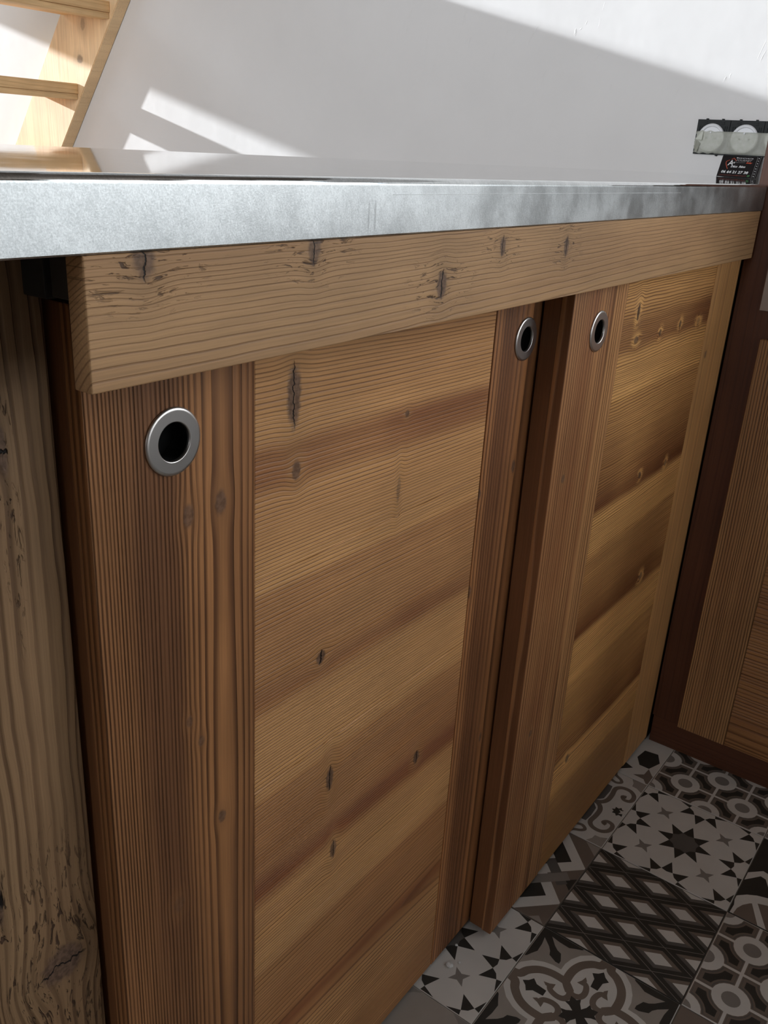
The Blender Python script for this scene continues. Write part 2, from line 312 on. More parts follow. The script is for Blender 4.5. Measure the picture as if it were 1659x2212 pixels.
# ------------------------------------------------------------------ floor of printed cement tiles
TLc = plain('tile_light', srgb(200, 196, 190), 0.55, 0, 0.4, 0.05, 14)
TBk = plain('tile_black', srgb(48, 46, 42), 0.55, 0, 0.4, 0.10, 40)
TGr = plain('tile_grey', srgb(128, 122, 116), 0.55, 0, 0.4, 0.05, 20)
TBr = plain('tile_taupe', srgb(112, 100, 90), 0.55, 0, 0.4, 0.06, 20)
TMd = plain('tile_midgrey', srgb(150, 142, 134), 0.55, 0, 0.4, 0.05, 20)
TDk = plain('tile_darkgrey', srgb(92, 88, 84), 0.55, 0, 0.4, 0.06, 20)
TGt = plain('grout', srgb(132, 124, 114), 0.85, 0, 0.2, 0.08, 60)
TM = [TLc, TBk, TGr, TBr, TMd, TDk]
L_, K_, G_, B_, MD_, D_ = range(6)
OX, OY, TH, S = 1.1432, -0.0515, -0.0062, 0.2
GAP = 0.0014
def clip_poly(poly, lo=0.008, hi=0.992):
    for ax, lim, sg in ((0, lo, 1), (0, hi, -1), (1, lo, 1), (1, hi, -1)):
        out = []; n = len(poly)
        for k in range(n):
            p, q = poly[k], poly[(k+1) % n]
            ip, iq = (p[ax]-lim)*sg >= 0, (q[ax]-lim)*sg >= 0
            if ip: out.append(p)
            if ip != iq:
                t = (lim-p[ax])/(q[ax]-p[ax]); out.append((p[0]+t*(q[0]-p[0]), p[1]+t*(q[1]-p[1])))
        poly = out
        if len(poly) < 3: return []
    r = []
    for p in poly:
        if not r or math.hypot(p[0]-r[-1][0], p[1]-r[-1][1]) > 1e-4: r.append(p)
    if len(r) > 1 and math.hypot(r[0][0]-r[-1][0], r[0][1]-r[-1][1]) < 1e-4: r.pop()
    return r if len(r) > 2 else []
def ribbon(pts, w, w2=None):
    L, Rr = [], []; n = len(pts)
    for k in range(n):
        p0, p1 = pts[max(k-1, 0)], pts[min(k+1, n-1)]
        dx, dy = p1[0]-p0[0], p1[1]-p0[1]; d = math.hypot(dx, dy) or 1
        ww = (w + ((w2 if w2 is not None else w)-w)*k/(n-1))/2
        L.append((pts[k][0]-dy/d*ww, pts[k][1]+dx/d*ww)); Rr.append((pts[k][0]+dy/d*ww, pts[k][1]-dx/d*ww))
    return [[L[k], L[k+1], Rr[k+1], Rr[k]] for k in range(n-1)]
def smoothpath(pts, sub=4):
    out = []; n = len(pts)
    for k in range(n-1):
        p0, p1, p2, p3 = pts[max(k-1, 0)], pts[k], pts[k+1], pts[min(k+2, n-1)]
        for s_ in range(sub):
            t = s_/sub
            out.append(tuple(0.5*((2*p1[i])+(-p0[i]+p2[i])*t+(2*p0[i]-5*p1[i]+4*p2[i]-p3[i])*t*t+(-p0[i]+3*p1[i]-3*p2[i]+p3[i])*t**3) for i in (0, 1)))
    out.append(pts[-1]); return out
def circ(cx, cy, r, n=20): return [(cx+r*math.cos(2*math.pi*k/n), cy+r*math.sin(2*math.pi*k/n)) for k in range(n)]
def star(cx, cy, n, R, r, rot=0.0):
    return [(cx+(R if k % 2 == 0 else r)*math.cos(rot+math.pi*k/n), cy+(R if k % 2 == 0 else r)*math.sin(rot+math.pi*k/n)) for k in range(2*n)]
def rot90(poly, k):
    for _ in range(k): poly = [(1-p[1], p[0]) for p in poly]
    return poly
def pat_star():
    P = []
    for cx, cy, main in [(.5, .5, 1)]+[(a, b, 0) for a in (0, .5, 1) for b in (0, .5, 1) if (a, b) != (.5, .5)]:
        for k in range(8):
            a = math.pi/4*k; q = lambda r, t: (cx+r*math.cos(t), cy+r*math.sin(t))
            P.append((K_, [q(.222, a), q(.118, a+math.pi/8), q(.098, a), q(.118, a-math.pi/8)], 1))
        if main: P.append((D_, star(cx, cy, 8, .118, .098, math.pi/8), 1))
    for cx in (.25, .75):
        for cy in (.25, .75): P.append((G_, star(cx, cy, 4, .078, .03, math.pi/4), 1))
    return L_, P
def pat_rhomb():
    P = []
    def rh(cx, cy, a, b): return [(cx-a, cy), (cx, cy-b), (cx+a, cy), (cx, cy+b)]
    for row in range(5):
        for col in range(6):
            cx = col*.25 - (0 if row % 2 else .125); cy = row*.25
            if row % 2 == 0: cx = col*.25-.125
            P.append((G_, rh(cx, cy, .125, .25), 1)); P.append((K_, rh(cx, cy, .1225, .245), 2))
            for s_ in (1, -1):
                P.append((B_ if s_ > 0 else D_, [(cx-.088*s_, cy), (cx-.075*s_, cy-.03), (cx, cy-.168), (cx+.075, cy-.03) if s_ < 0 else (cx, cy-.168), (cx, cy)] if 0 else [(cx, cy-.17), (cx+.088*s_, cy), (cx, cy+.17)], 3))
            P.append((L_, rh(cx, cy, .055, .103), 4))
    return K_, P
def pat_circles():
    P = []
    for i in range(4):
        for j in range(4):
            x0, y0, x1, y1 = i*.25, j*.25, i*.25+.25, j*.25+.25
            # circle at (x0,y0)/(x1,y1) or at the other diagonal
            even = ((i+j) % 2 == 0)
            cs = [(x0, y0), (x1, y1)] if even else [(x1, y0), (x0, y1)]
            def cell(ins, rad):
                ax, ay, bx, by = x0+ins, y0+ins, x1-ins, y1-ins; out = []
                h = math.sqrt(rad*rad-ins*ins); n = 5
                a0 = math.atan2(ins, h); a1 = math.atan2(h, ins)
                pts = []
                arc = [(rad*math.cos(a0+(a1-a0)*k/n), rad*math.sin(a0+(a1-a0)*k/n)) for k in range(n+1)]
                A = [(x0+p, y0+q) for p, q in arc]          # from bottom edge to left edge round (x0,y0)
                Bq = [(x1-p, y1-q) for p, q in arc]
                poly = A + [(ax, by)] + Bq + [(bx, ay)]
                if not even: poly = [(x0+x1-p, q) for p, q in poly]
                return poly
            P.append((B_, cell(.011, .125), 1)); P.append((TDK_ if 0 else D_, cell(.02, .132), 2)); P.append((B_, cell(.024, .142), 3)); P.append((K_, cell(.045, .155), 4))
    for cx, cy in [(a, b) for a in (.25, .75) for b in (.25, .75)]+[(a, b) for a in (0, .5, 1) for b in (0, .5, 1)]:
        P.append((G_, circ(cx, cy, .062), 5))
    return L_, P
def pat_ornate():
    P = []
    corner = [(1, 1), (1, .68), (.978, .695), (.962, .73), (.937, .775), (.94, .85), (.951, .912), (.893, .862), (.868, .83), (.857, .798), (.80, .772), (.772, .772), (.772, .80), (.798, .857), (.83, .868), (.862, .893), (.912, .951), (.85, .94), (.775, .937), (.73, .962), (.695, .978), (.68, 1)]
    outer = [(.565, 1.0), (.62, .985), (.684, .929), (.722, .86), (.738, .80), (.740, .740)]
    for k in range(4):
        for mir in (0, 1):
            f = (lambda pl: rot90([(p[1], p[0]) if mir else p for p in pl], k))
            P.append((MD_, f(outer + [(1, .74), (1, 1)][0:0] + [(1.0, 1.0)]), 1))
            main = smoothpath([(.52, 1.0), (.535, .945), (.59, .915), (.645, .855), (.672, .78), (.675, .70), (.665, .665), (.62, .615)])
            for q in ribbon(main, .062, .055): P.append((B_, f(q), 2+mir*.3))
            scr = smoothpath([(.63, .62), (.585, .607), (.545, .625), (.532, .67), (.548, .725), (.585, .745)])
            for q in ribbon(scr, .045, .038): P.append((B_, f(q), 2.6+mir*.2))
            P.append((B_, f([(.57, .715), (.61, .715), (.59, .75), (.58, .79), (.56, .765)]), 3.3+mir*.2))
        P.append((K_, rot90(corner, k), 3))
        P.append((K_, rot90([(.5, .905), (.525, .872), (.56, .85), (.53, .815), (.525, .742), (.475, .742), (.47, .815), (.44, .85), (.475, .872)], k), 3))
        cq = [(.5, .5), (.47, .53), (.462, .57), (.445, .60), (.475, .60), (.5, .635), (.525, .60), (.555, .60), (.538, .57), (.53, .53)]
        c, s_ = math.cos(math.pi/4), math.sin(math.pi/4)
        cq = [(.5+(p[0]-.5)*c-(p[1]-.5)*s_, .5+(p[0]-.5)*s_+(p[1]-.5)*c) for p in cq]
        P.append((K_, rot90(cq, k), 3))
    return L_, P
def pat_bands():
    P = [(MD_, [(1, 0), (1, .14), (.87, 0)], 1), (MD_, [(0, 0), (0, .14), (.06, .075), (-.01, 0)], 1)]
    for cx in (.70, .26):
        P.append((L_, [(cx, .0), (cx+.36, .36), (cx, .72), (cx-.36, .36)], 1+cx))
        P.append((K_, [(cx+.005, .122), (cx+.215, .33), (cx, .54), (cx-.20, .33)], 2+cx))
    P.append((K_, [(.57, 0), (.49, .085), (.41, 0)], 3))
    P.append((B_, [(.56, .0), (.65, .0), (.44, .24), (.36, .20)][0:0] or [(.57, 0), (.64, .0), (.53, .12), (.49, .085)], 3))
    P.append((B_, [(.41, 0), (.33, .0), (.44, .12), (.49, .085)], 3))
    for q in ribbon([(.44, .075), (.80, .45)], .085): P.append((D_, q, 4))
    for q in ribbon([(.55, .075), (.17, .46)], .085): P.append((G_, q, 5))
    P.append((L_, [(.60, .30), (.66, .24), (.72, .30), (.66, .36)], 6))
    return B_, P
def pat_scroll():
    P = []
    path = smoothpath([(.28, .085), (.292, .115), (.325, .09), (.315, .045), (.27, .03), (.215, .045), (.178, .095), (.185, .165), (.235, .205), (.33, .197), (.42, .20), (.48, .235), (.50, .30), (.48, .42)])
    for q in ribbon(path, .036, .045): P.append((B_, q, 2)); P.append((B_, [(1-p[0], p[1]) for p in q], 2.4))
    P.append((D_, [(.30, .23), (.42, .235), (.5, .30), (.5, .6), (.2, .6), (.22, .24)], 1)); P.append((D_, [(.70, .23), (.58, .235), (.5, .30), (.5, .6), (.8, .6), (.78, .24)], 1))
    P.append((K_, star(.5, .065, 8, .062, .042), 3)); P.append((L_, star(.51, .03, 5, .045, .02, 1.2), 4))
    P.append((MD_, [(0, 0), (.145, 0), (.11, .06), (.105, .105), (.06, .11), (0, .145)], 2)); P.append((MD_, [(1, 0), (.855, 0), (.89, .06), (.895, .105), (.94, .11), (1, .145)], 2))
    for q in ribbon(smoothpath([(.0, .30), (.05, .28), (.085, .22), (.12, .20), (.15, .24), (.13, .30)]), .03): P.append((B_, q, 2))
    for q in ribbon(smoothpath([(1.0, .30), (.95, .28), (.915, .22), (.88, .20), (.85, .24), (.87, .30)]), .03): P.append((B_, q, 2))
    return L_, P
def pat_arcs():
    P = []
    P.append((L_, circ(0.0, .72, .34, 28), 1)); P.append((K_, [(0, 1), (.19, 1), (.1, .98), (0, .985)], 2)); P.append((B_, circ(.02, .72, .24, 24), 3)); P.append((L_, [(.0, .78), (.0, .72), (.26, .86), (.25, .90)], 4))
    P.append((L_, [(.40, 1.0), (.50, 1.0), (.60, .90), (.58, .80), (.40, .72), (.36, .78), (.52, .86), (.53, .90)], 5))
    P.append((L_, circ(.80, .60, .20, 24), 5)); P.append((B_, circ(.80, .60, .14, 24), 6))
    return K_, P
def pat_petals():
    P = []
    for cx, cy in ((.35, .13), (.85, .12), (.6, .42)):
        P.append((K_, [(cx-.12, cy-.05), (cx+.02, cy-.10), (cx+.14, cy-.04), (cx+.12, cy+.08), (cx-.02, cy+.10), (cx-.12, cy+.04)], 1))
    P.append((B_, star(.10, .04, 4, .13, .05, .3), 1)); P.append((K_, [(.05, .3), (.15, .2), (.2, .32), (.1, .4)], 1))
    return L_, P
def pat_round():
    P = [(G_, circ(1.0, -0.0, .62, 32), 1), (MD_, circ(1.0, 0.0, .40, 28), 2), (K_, star(.86, .30, 6, .10, .06), 3)]
    P = [(G_, circ(.60, .10, .55, 32), 1), (MD_, circ(.75, .25, .27, 28), 2), (K_, star(.72, .86, 5, .06, .04), 2), (K_, star(.86, .62, 6, .10, .06), 3)]
    return L_, P
tile_cache = {}
def tile_mesh(kind):
    if kind in tile_cache: return tile_cache[kind]
    base, P = kind()
    bm = bmesh.new(); g = GAP/2; vs = addbox(bm, g, S-g, g, S-g, -0.008, 0, base)
    top = [e for e in bm.edges if all(abs(v.co.z) < 1e-6 for v in e.verts)]
    bmesh.ops.bevel(bm, geom=top, offset=0.0006, segments=1, affect='EDGES')
    bmesh.ops.recalc_face_normals(bm, faces=bm.faces)
    for f in bm.faces: f.material_index = base
    for mi, poly, lvl in P:
        q = clip_poly(poly)
        if not q: continue
        a = sum(q[k][0]*q[(k+1) % len(q)][1]-q[(k+1) % len(q)][0]*q[k][1] for k in range(len(q)))
        if abs(a) < 1e-6: continue
        if a < 0: q = q[::-1]
        try: f = bm.faces.new([bm.verts.new((p[0]*S, p[1]*S, 0.00004*lvl)) for p in q]); f.material_index = mi
        except ValueError: pass
    me = bpy.data.meshes.new('tile'); bm.to_mesh(me); bm.free()
    for m in TM: me.materials.append(m)
    tile_cache[kind] = me; return me
floor = struct(box('floor', -3.0, XW, -2.7, 4.7, -0.06, -0.0022, TGt))
# column index j=-1 lies just in front of the doors, j=0 runs under them
LAY = {(0, -1): pat_star, (-1, -1): pat_rhomb, (-2, -1): pat_ornate, (1, -1): pat_circles, (-3, -1): pat_circles, (2, -1): pat_star,
       (1, 0): pat_petals, (0, 0): pat_scroll, (-1, 0): pat_bands, (-2, 0): pat_star, (-3, 0): pat_round,
       (0, -2): pat_arcs, (-1, -2): pat_circles, (-2, -2): pat_bands, (1, -2): pat_circles, (-3, -2): pat_scroll}
KINDS = [pat_star, pat_rhomb, pat_ornate, pat_circles, pat_bands, pat_scroll, pat_arcs, pat_petals]
ct, st_ = math.cos(TH), math.sin(TH)
for i in range(-5, 2):
    for j in range(-5, 1):
        kd = LAY.get((i, j), KINDS[(i*5+j*3) % 8])
        o = bpy.data.objects.new('tile', tile_mesh(kd)); C.objects.link(o); o.parent = floor
        o.location = (OX+S*(i*ct-j*st_), OY+S*(i*st_+j*ct), random.uniform(-0.0002, 0.0002)); o.rotation_euler = (0, 0, TH)

# crumbs of plaster on the floor under the left door's corner
M_CRUMB = plain('plaster_crumb', (0.7, 0.7, 0.68, 1), 0.8)
for k, (cx, cy, sz, lb) in enumerate([(0.800, 0.020, 0.0042, 'largest white plaster crumb on the star patterned tile below the left door'), (0.834, 0.030, 0.0018, 'tiny white plaster crumb tucked under the left door corner'), (0.812, 0.012, 0.0016, 'small loose crumb beside the largest plaster crumb')]):
    bm = bmesh.new(); bmesh.ops.create_icosphere(bm, subdivisions=2, radius=sz)
    for v in bm.verts: v.co = Vector((v.co.x*(1+.3*math.sin(v.co.y*2000+k)), v.co.y*1.3, v.co.z*0.45*(1+.3*math.sin(v.co.x*1700))))
    mz = min(v.co.z for v in bm.verts); bmesh.ops.translate(bm, verts=bm.verts, vec=(cx, cy, 0.0003-mz))
    tag(make('plaster_crumb', bm, M_CRUMB), lb, 'crumb')

# ------------------------------------------------------------------ worktop
XT = 1.470
def worktop():
    prof = []; r = 0.0048; y0, y1, z0, z1 = -0.0155, 0.345, 0.9635, 1.0005
    prof.append((y1, z0, 1)); prof.append((y0+0.001, z0, 1)); prof.append((y0, z0+0.001, 0))
    prof.append((y0, z1-r, 0))
    for k in range(1, 15):
        a = math.pi/2*k/14; prof.append((y0+r-r*math.cos(a), z1-r+r*math.sin(a), 0))
    prof.append((y1-r, z1, 1)); prof.append((y1, z1-r, 1))
    bm = bmesh.new(); xs = [-1.3, XT, XT+0.0035, XW]
    ring = [[bm.verts.new((x, max(y, 0.0005) if x > XT+0.0001 else y, z + (0.004*max(0, y)/0.34 if z > 0.99 else 0))) for y, z, _ in prof] for x in xs]
    n = len(prof)
    for s_ in range(3):
        for k in range(n):
            f = bm.faces.new([ring[s_][k], ring[s_][(k+1) % n], ring[s_+1][(k+1) % n], ring[s_+1][k]])
            f.material_index = 0 if 1 <= k <= 4 else 1
    bm.faces.new(ring[0][::-1]); bm.faces.new(ring[3])
    bmesh.ops.recalc_face_normals(bm, faces=bm.faces)
    o = make('worktop', bm, [M_EDGE, M_TOP]); return o
wt = tag(worktop(), 'long stainless steel worktop with a brushed front edge above the sliding doors', 'worktop')
me = wt.data
for e in me.edges: pass
M_FILM = plain('clear_film', (0.9, 0.92, 0.93, 1), 0.3)
box('film_edge', 0.52, 1.094, -0.0158, -0.0156, 0.9898, 0.9901, M_FILM, wt)['label'] = 'thin white line of leftover protective film'

# ------------------------------------------------------------------ base cabinet with sliding doors
cab = empty('base_cabinet', (0, 0, 0), 'long brushed pine base cabinet with sliding doors under the steel worktop', 'cabinet')
box('cabinet_body', -1.28, 0.3045, 0.1015, 0.335, 0.0, 0.963, M_CARC, cab)
box('cabinet_body', 0.305, 2.069, 0.078, 0.335, 0.0, 0.963, M_CARC, cab)
box('corner_filler', 1.4725, 1.53, 0.002, 0.0775, 0.0, 0.963, M_CARC, cab)
box('post_board', 0.13, 0.296, 0.06, 0.10, 0.0, 0.9632, M_POST, cab, 0.0012, 2, 'zxy')['label'] = 'wide weathered upright board with a big knot near its foot'
for k in range(7): box('post_board', -0.071-0.2*k, 0.1285-0.2*k, 0.06, 0.10, 0.0, 0.9632, M_POST, cab, 0.0012, 2, 'zxy')
box('sliding_rail', 0.278, 1.468, 0.001, 0.024, 0.938, 0.9630, M_RAIL, cab, 0.001)
box('sliding_rail', 0.285, 1.468, 0.040, 0.062, 0.934, 0.9630, M_RAIL, cab, 0.001)
fa = box('fascia', 0.2695, 1.464, -0.0155, -0.0015, 0.8955, 0.9632, M_FASCIA, cab, 0.0012, 3, 'xzy')

def pull(cx, yf, cz, parent):
    """flush finger pull: turned ring with rounded lip and black cup"""
    prof = [(0.0225, 0.0), (0.0229, -0.0006), (0.0226, -0.0014), (0.0216, -0.0020), (0.0206, -0.0021), (0.0137, -0.0021), (0.0132, -0.0018), (0.0129, -0.0010), (0.0128, 0.0005), (0.0126, 0.0135), (0.0, 0.0135)]
    bm = bmesh.new(); n = 48; rings = []
    for r, d in prof[:-1]:
        rings.append([bm.verts.new((cx+r*math.cos(2*math.pi*k/n), yf+d, cz+r*math.sin(2*math.pi*k/n))) for k in range(n)])
    for a in range(len(rings)-1):
        for k in range(n):
            f = bm.faces.new([rings[a][k], rings[a][(k+1) % n], rings[a+1][(k+1) % n], rings[a+1][k]])
            f.material_index = 1 if a >= 8 else 0; f.smooth = a != 4
    f = bm.faces.new(rings[-1]); f.material_index = 1
    bmesh.ops.recalc_face_normals(bm, faces=bm.faces)
    return make('finger_pull', bm, [M_RING, M_CUP], parent)
def stile(x0, x1, yf, z0, z1, th, mat, parent, holes=(), label=None):
    """vertical board; holes = round openings for the pulls, built as real holes"""
    o = box('stile', x0, x1, yf, yf+th, z0, z1, mat, parent, 0.0011, 2)
    for hx, hz in holes:
        bm = bmesh.new(); bmesh.ops.create_cone(bm, cap_ends=True, segments=40, radius1=0.0140, radius2=0.0140, depth=0.2)
        bmesh.ops.rotate(bm, verts=bm.verts, matrix=Matrix.Rotation(math.pi/2, 3, 'X')); bmesh.ops.translate(bm, verts=bm.verts, vec=(hx, yf, hz))
        cut = make('cutter', bm, mat)
        md = o.modifiers.new('b', 'BOOLEAN'); md.operation = 'DIFFERENCE'; md.object = cut; md.solver = 'EXACT'
        dg = bpy.context.evaluated_depsgraph_get(); dg.update()
        nm = bpy.data.meshes.new_from_object(o.evaluated_get(dg)); o.modifiers.clear(); o.data = nm
        bpy.data.objects.remove(cut)
    me = o.data; a = me.attributes.new('grain', 'FLOAT_VECTOR', 'POINT')
    for i, v in enumerate(me.vertices): a.data[i].vector = (v.co.z, v.co.x, v.co.y)
    if label: o['label'] = label
    return o
def door(x0, xa, xb, x1, yf, seams, ml, mp, mr, lh, rh, label):
    z0, z1 = 0.008, 0.930; tf, tb = 0.0145, 0.0195
    d = box('sliding_door', x0+0.0005, x1-0.0005, yf+tf, yf+tf+tb, z0+0.001, z1, M_BACK, cab, 0.001, 2, 'zxy')
    d['label'] = label
    stile(x0, xa-0.0003, yf, z0, z1, tf, ml, d, lh); stile(xb+0.0003, x1, yf, z0, z1, tf, mr, d, rh)
    zs = [z0]+seams+[z1]
    for a, b_ in zip(zs[:-1], zs[1:]):
        box('plank', xa+0.0002, xb-0.0002, yf+0.0007+random.uniform(0, .0003), yf+tf, a+0.00015, b_-0.00015, mp, d, 0.0005, 1, 'xzy')
    for hx, hz in list(lh)+list(rh): pull(hx, yf, hz, d)
    return d
door(0.300, 0.4411, 0.7790, 0.915, 0.0368, [0.107, 0.307, 0.508, 0.7065], M_ST1, M_PANEL_L, M_ST2, [(0.3655, 0.8375)], [(0.8445, 0.8425)], 'left sliding door of horizontal pine planks between two stiles, set further back')
door(0.8733, 1.0195, 1.3537, 1.4700, 0.0, [0.143, 0.342, 0.539, 0.746], M_ST3, M_PANEL_R, M_ST4, [(0.9465, 0.8440)], [], 'right sliding door with strongly banded light and red pine planks, set forward')

# ------------------------------------------------------------------ tall corner cabinet
tall = empty('corner_cabinet', (1.478, 0, 0), 'dark pine corner cabinet standing square to the right end of the worktop', 'cabinet')
XC = 1.478
box('cabinet_body', XC+0.02, XW-0.001, -0.62, -0.0025, 0.0, 1.12, M_CARC, tall)
box('cabinet_body', XC+0.001, XW-0.001, -2.05, -0.6215, 0.0, 0.95, M_CARC, tall)  # unseen extension added to keep east window light off the floor
box('frame_upright', XC-0.004, XC+0.0195, -0.090, -0.0020, 0.058, 1.12, M_DARK, tall, 0.001, 2, 'zyx')
box('frame_rail', XC+0.001, XC+0.0195, -0.62, -0.0915, 0.783, 0.815, M_DARK, tall, 0.0006, 2, 'yzx')
box('plinth', XC-0.002, XC+0.0195, -0.62, -0.0040, 0.0, 0.0565, M_DARK, tall, 0.001, 2, 'yzx')
box('metal_panel', XC-0.012, XC+0.001, -0.60, -0.0415, 0.820, 0.955, plain('brushed_panel', (0.30, 0.25, 0.22, 1), 0.45, 0.6), tall, 0.001)
def corner_door():
    d = box('cabinet_door', XC-0.003, XC-0.001+0.002, -0.62, -0.0925, 0.060, 0.778, M_BACK, tall, 0.0, 2, 'zyx'); d['label'] = 'corner cabinet door with a deeply grooved upright stile'
    # tapering stile: its inner edge runs wavy
    bm = bmesh.new(); addbox(bm, XC-0.017, XC-0.0045, -0.138, -0.0535, 0.060, 0.778)
    bmesh.ops.bevel(bm, geom=bm.edges[:], offset=0.001, segments=1, affect='EDGES')
    make('stile', bm, M_TST, d, False, 'zyx')
    zs = [0.060, 0.21, 0.36, 0.50, 0.64, 0.778]
    for a, b_ in zip(zs[:-1], zs[1:]): box('plank', XC-0.0155, XC-0.0045, -0.60, -0.1385, a+.0002, b_-.0002, M_TPL, d, 0.0005, 1, 'yzx')
    box('stile', XC-0.017, XC-0.0045, -0.62, -0.6005, 0.060, 0.778, M_TST, d, 0.001, 1, 'zyx')
corner_door()

# ------------------------------------------------------------------ steep open staircase against the wall
stair = empty('staircase', (2.0, 2.4, 0), 'pale new spruce open staircase fixed to the white wall behind the worktop', 'staircase')
def stringer(x0, x1):
    k = 0.786; bm = bmesh.new(); pts = []
    zt, zb = 1.83, -0.002
    f0 = lambda z: 3.235-k*z; f1 = lambda z: 3.507-k*z
    prof = [(f0(zb), zb), (f1(zb), zb), (f1(zt), zt), (f0(zt), zt)]
    a = [bm.verts.new((x0, y, z)) for y, z in prof]; b_ = [bm.verts.new((x1, y, z)) for y, z in prof]
    bm.faces.new(a); bm.faces.new(b_[::-1])
    for q in range(4): bm.faces.new([a[q], b_[q], b_[(q+1) % 4], a[(q+1) % 4]])
    bmesh.ops.bevel(bm, geom=bm.edges[:], offset=0.002, segments=2, affect='EDGES')
    bmesh.ops.recalc_face_normals(bm, faces=bm.faces)
    return make('stringer', bm, M_STRING, stair, False, 'zyx')
stringer(2.025, 2.0695); stringer(1.155, 1.20)
for q in range(-4, 3):
    yt = 2.365-0.185*q; zt = 1.131+0.232*q
    if zt+0.031 > 1.75: continue
    t_ = box('tread', 1.2005, 2.0245, yt, yt+0.235, zt, zt+0.031, M_STAIR, stair, 0.0015, 2, 'xyz')
    box('tread_cleat', 1.2006, 2.0244, yt+0.004, yt+0.05, zt-0.017, zt-0.0005, M_STAIR, stair, 0.001, 1, 'xyz')

# ------------------------------------------------------------------ unfinished power sockets on the wall
sock = empty('socket_strip', (XW, 0.2, 1.08), 'row of round white wall sockets in an open black mounting frame', 'socket')
M_BLK = plain('black_plastic', (0.014, 0.016, 0.016, 1), 0.6, 0, 0.3)
M_WPL = plain('white_plastic', (0.72, 0.72, 0.74, 1), 0.35, 0, 0.5, 0.01)
M_HOLE = plain('socket_hole', (0.08, 0.08, 0.08, 1), 0.6)
for k in range(4):
    yc = 0.2685-0.0695*k; bm = bmesh.new(); a, b_ = yc-0.0347, yc+0.0335
    z0, z1 = 1.0455, 1.1135
    addbox(bm, XW-0.006, XW-0.0003, a, b_, z0, z1)
    for dy in (-0.020, 0.013): addbox(bm, XW-0.0055, XW-0.0004, yc+dy, yc+dy+0.004, z1-.0005, z1+0.0022)
    addbox(bm, XW-0.0055, XW-0.0004, yc-0.018, yc-0.014, z0-0.0025, z0+.0005)
    # raised ribs and clip slots round the edge
    for dy in (-0.029, -0.025, 0.024, 0.028): addbox(bm, XW-0.0078, XW-0.006, yc+dy-.0007, yc+dy+.0007, 1.092, 1.101)
    for dz in (0.0, 0.0035):
        addbox(bm, XW-0.0078, XW-0.006, yc-0.023, yc-0.015, 1.1055+dz-.0006, 1.1055+dz+.0006)
        addbox(bm, XW-0.0078, XW-0.006, yc+0.013, yc+0.021, 1.1055+dz-.0006, 1.1055+dz+.0006)
    bmesh.ops.recalc_face_normals(bm, faces=bm.faces)
    fr = make('mounting_frame', bm, M_BLK, sock)
    prof = [(0.0272, -0.006), (0.0275, -0.0095), (0.0268, -0.0108), (0.0222, -0.0112), (0.0215, -0.0106), (0.0208, -0.0088), (0.0, -0.0088)]
    bm = bmesh.new(); n = 40; rings = []; cz = 1.0785
    for r, d in prof[:-1]: rings.append([bm.verts.new((XW+d, yc+r*math.cos(2*math.pi*q/n), cz+r*math.sin(2*math.pi*q/n))) for q in range(n)])
    for a in range(len(rings)-1):
        for q in range(n): f = bm.faces.new([rings[a][q], rings[a][(q+1) % n], rings[a+1][(q+1) % n], rings[a+1][q]]); f.smooth = True
    bm.faces.new(rings[-1])
    # pin holes and earth pin
    for dy, dz, r in ((-0.0095, -0.001, 0.0024), (0.0095, -0.001, 0.0024)):
        ct_ = bm.verts.new((XW-0.0090, yc+dy, cz+dz)); ring = [bm.verts.new((XW-0.0090, yc+dy+r*math.cos(q*math.pi/6), cz+dz+r*math.sin(q*math.pi/6))) for q in range(12)]
        for q in range(12): f = bm.faces.new([ct_, ring[q], ring[(q+1) % 12]]); f.material_index = 1
    bmesh.ops.recalc_face_normals(bm, faces=bm.faces)
    make('socket_cover', bm, [M_WPL, M_HOLE], sock)
    bm = bmesh.new(); bmesh.ops.create_cone(bm, cap_ends=True, segments=12, radius1=0.0016, radius2=0.0014, depth=0.010)
    bmesh.ops.rotate(bm, verts=bm.verts, matrix=Matrix.Rotation(math.pi/2, 3, 'Y')); bmesh.ops.translate(bm, verts=bm.verts, vec=(XW-0.0105, yc, cz+0.010))
    make('earth_pin', bm, M_WPL, sock)

# masking tape strip stuck across the sockets
bt = NB('masking_tape'); p_ = bt.pos(); nn = bt.noise(p_, 120, 3)
bt.out(bt.mix(bt.smooth(nn, 0.3, 0.7), (0.84, 0.85, 0.74, 1), (0.93, 0.93, 0.84, 1)), 0.5); bt.bump(nn, 0.3, 0.0006)
bt.bsdf.inputs['Alpha'].default_value = 0.62
bm = bmesh.new(); ny, nz = 60, 10; gr = []
for i in range(ny+1):
    y = 0.302-0.235*i/ny; row = []
    for j in range(nz+1):
        z = 1.0475+0.0435*j/nz
        x = XW-0.0120+0.0004*math.sin(y*180)+0.0003*math.sin(z*300+y*70)
        if i < 12: x += -0.0022*((12-i)/12)*abs(math.sin(j*1.7+i*0.9)); z += 0.0012*math.sin(i*1.3+j)
        if i < 4: y2 = y-0.004*abs(math.sin(j*2.1))
        else: y2 = y
        # the strip sags into the gaps between the covers
        yc = min((0.2685-0.0695*k for k in range(4)), key=lambda c: abs(c-y)); d = math.hypot(y-yc, z-1.0785)
        if d > 0.028: x += min(0.0042, (d-0.028)*0.6)
        row.append(bm.verts.new((x, y2, z)))
    gr.append(row)
for i in range(ny):
    for j in range(nz): f = bm.faces.new([gr[i][j], gr[i+1][j], gr[i+1][j+1], gr[i][j+1]]); f.smooth = True
bmesh.ops.solidify(bm, geom=bm.faces[:], thickness=0.00025)
tp = tag(make('masking_tape', bm, bt.mat), 'strip of pale translucent masking tape across the lower half of the wall sockets', 'tape')
bm = bmesh.new()
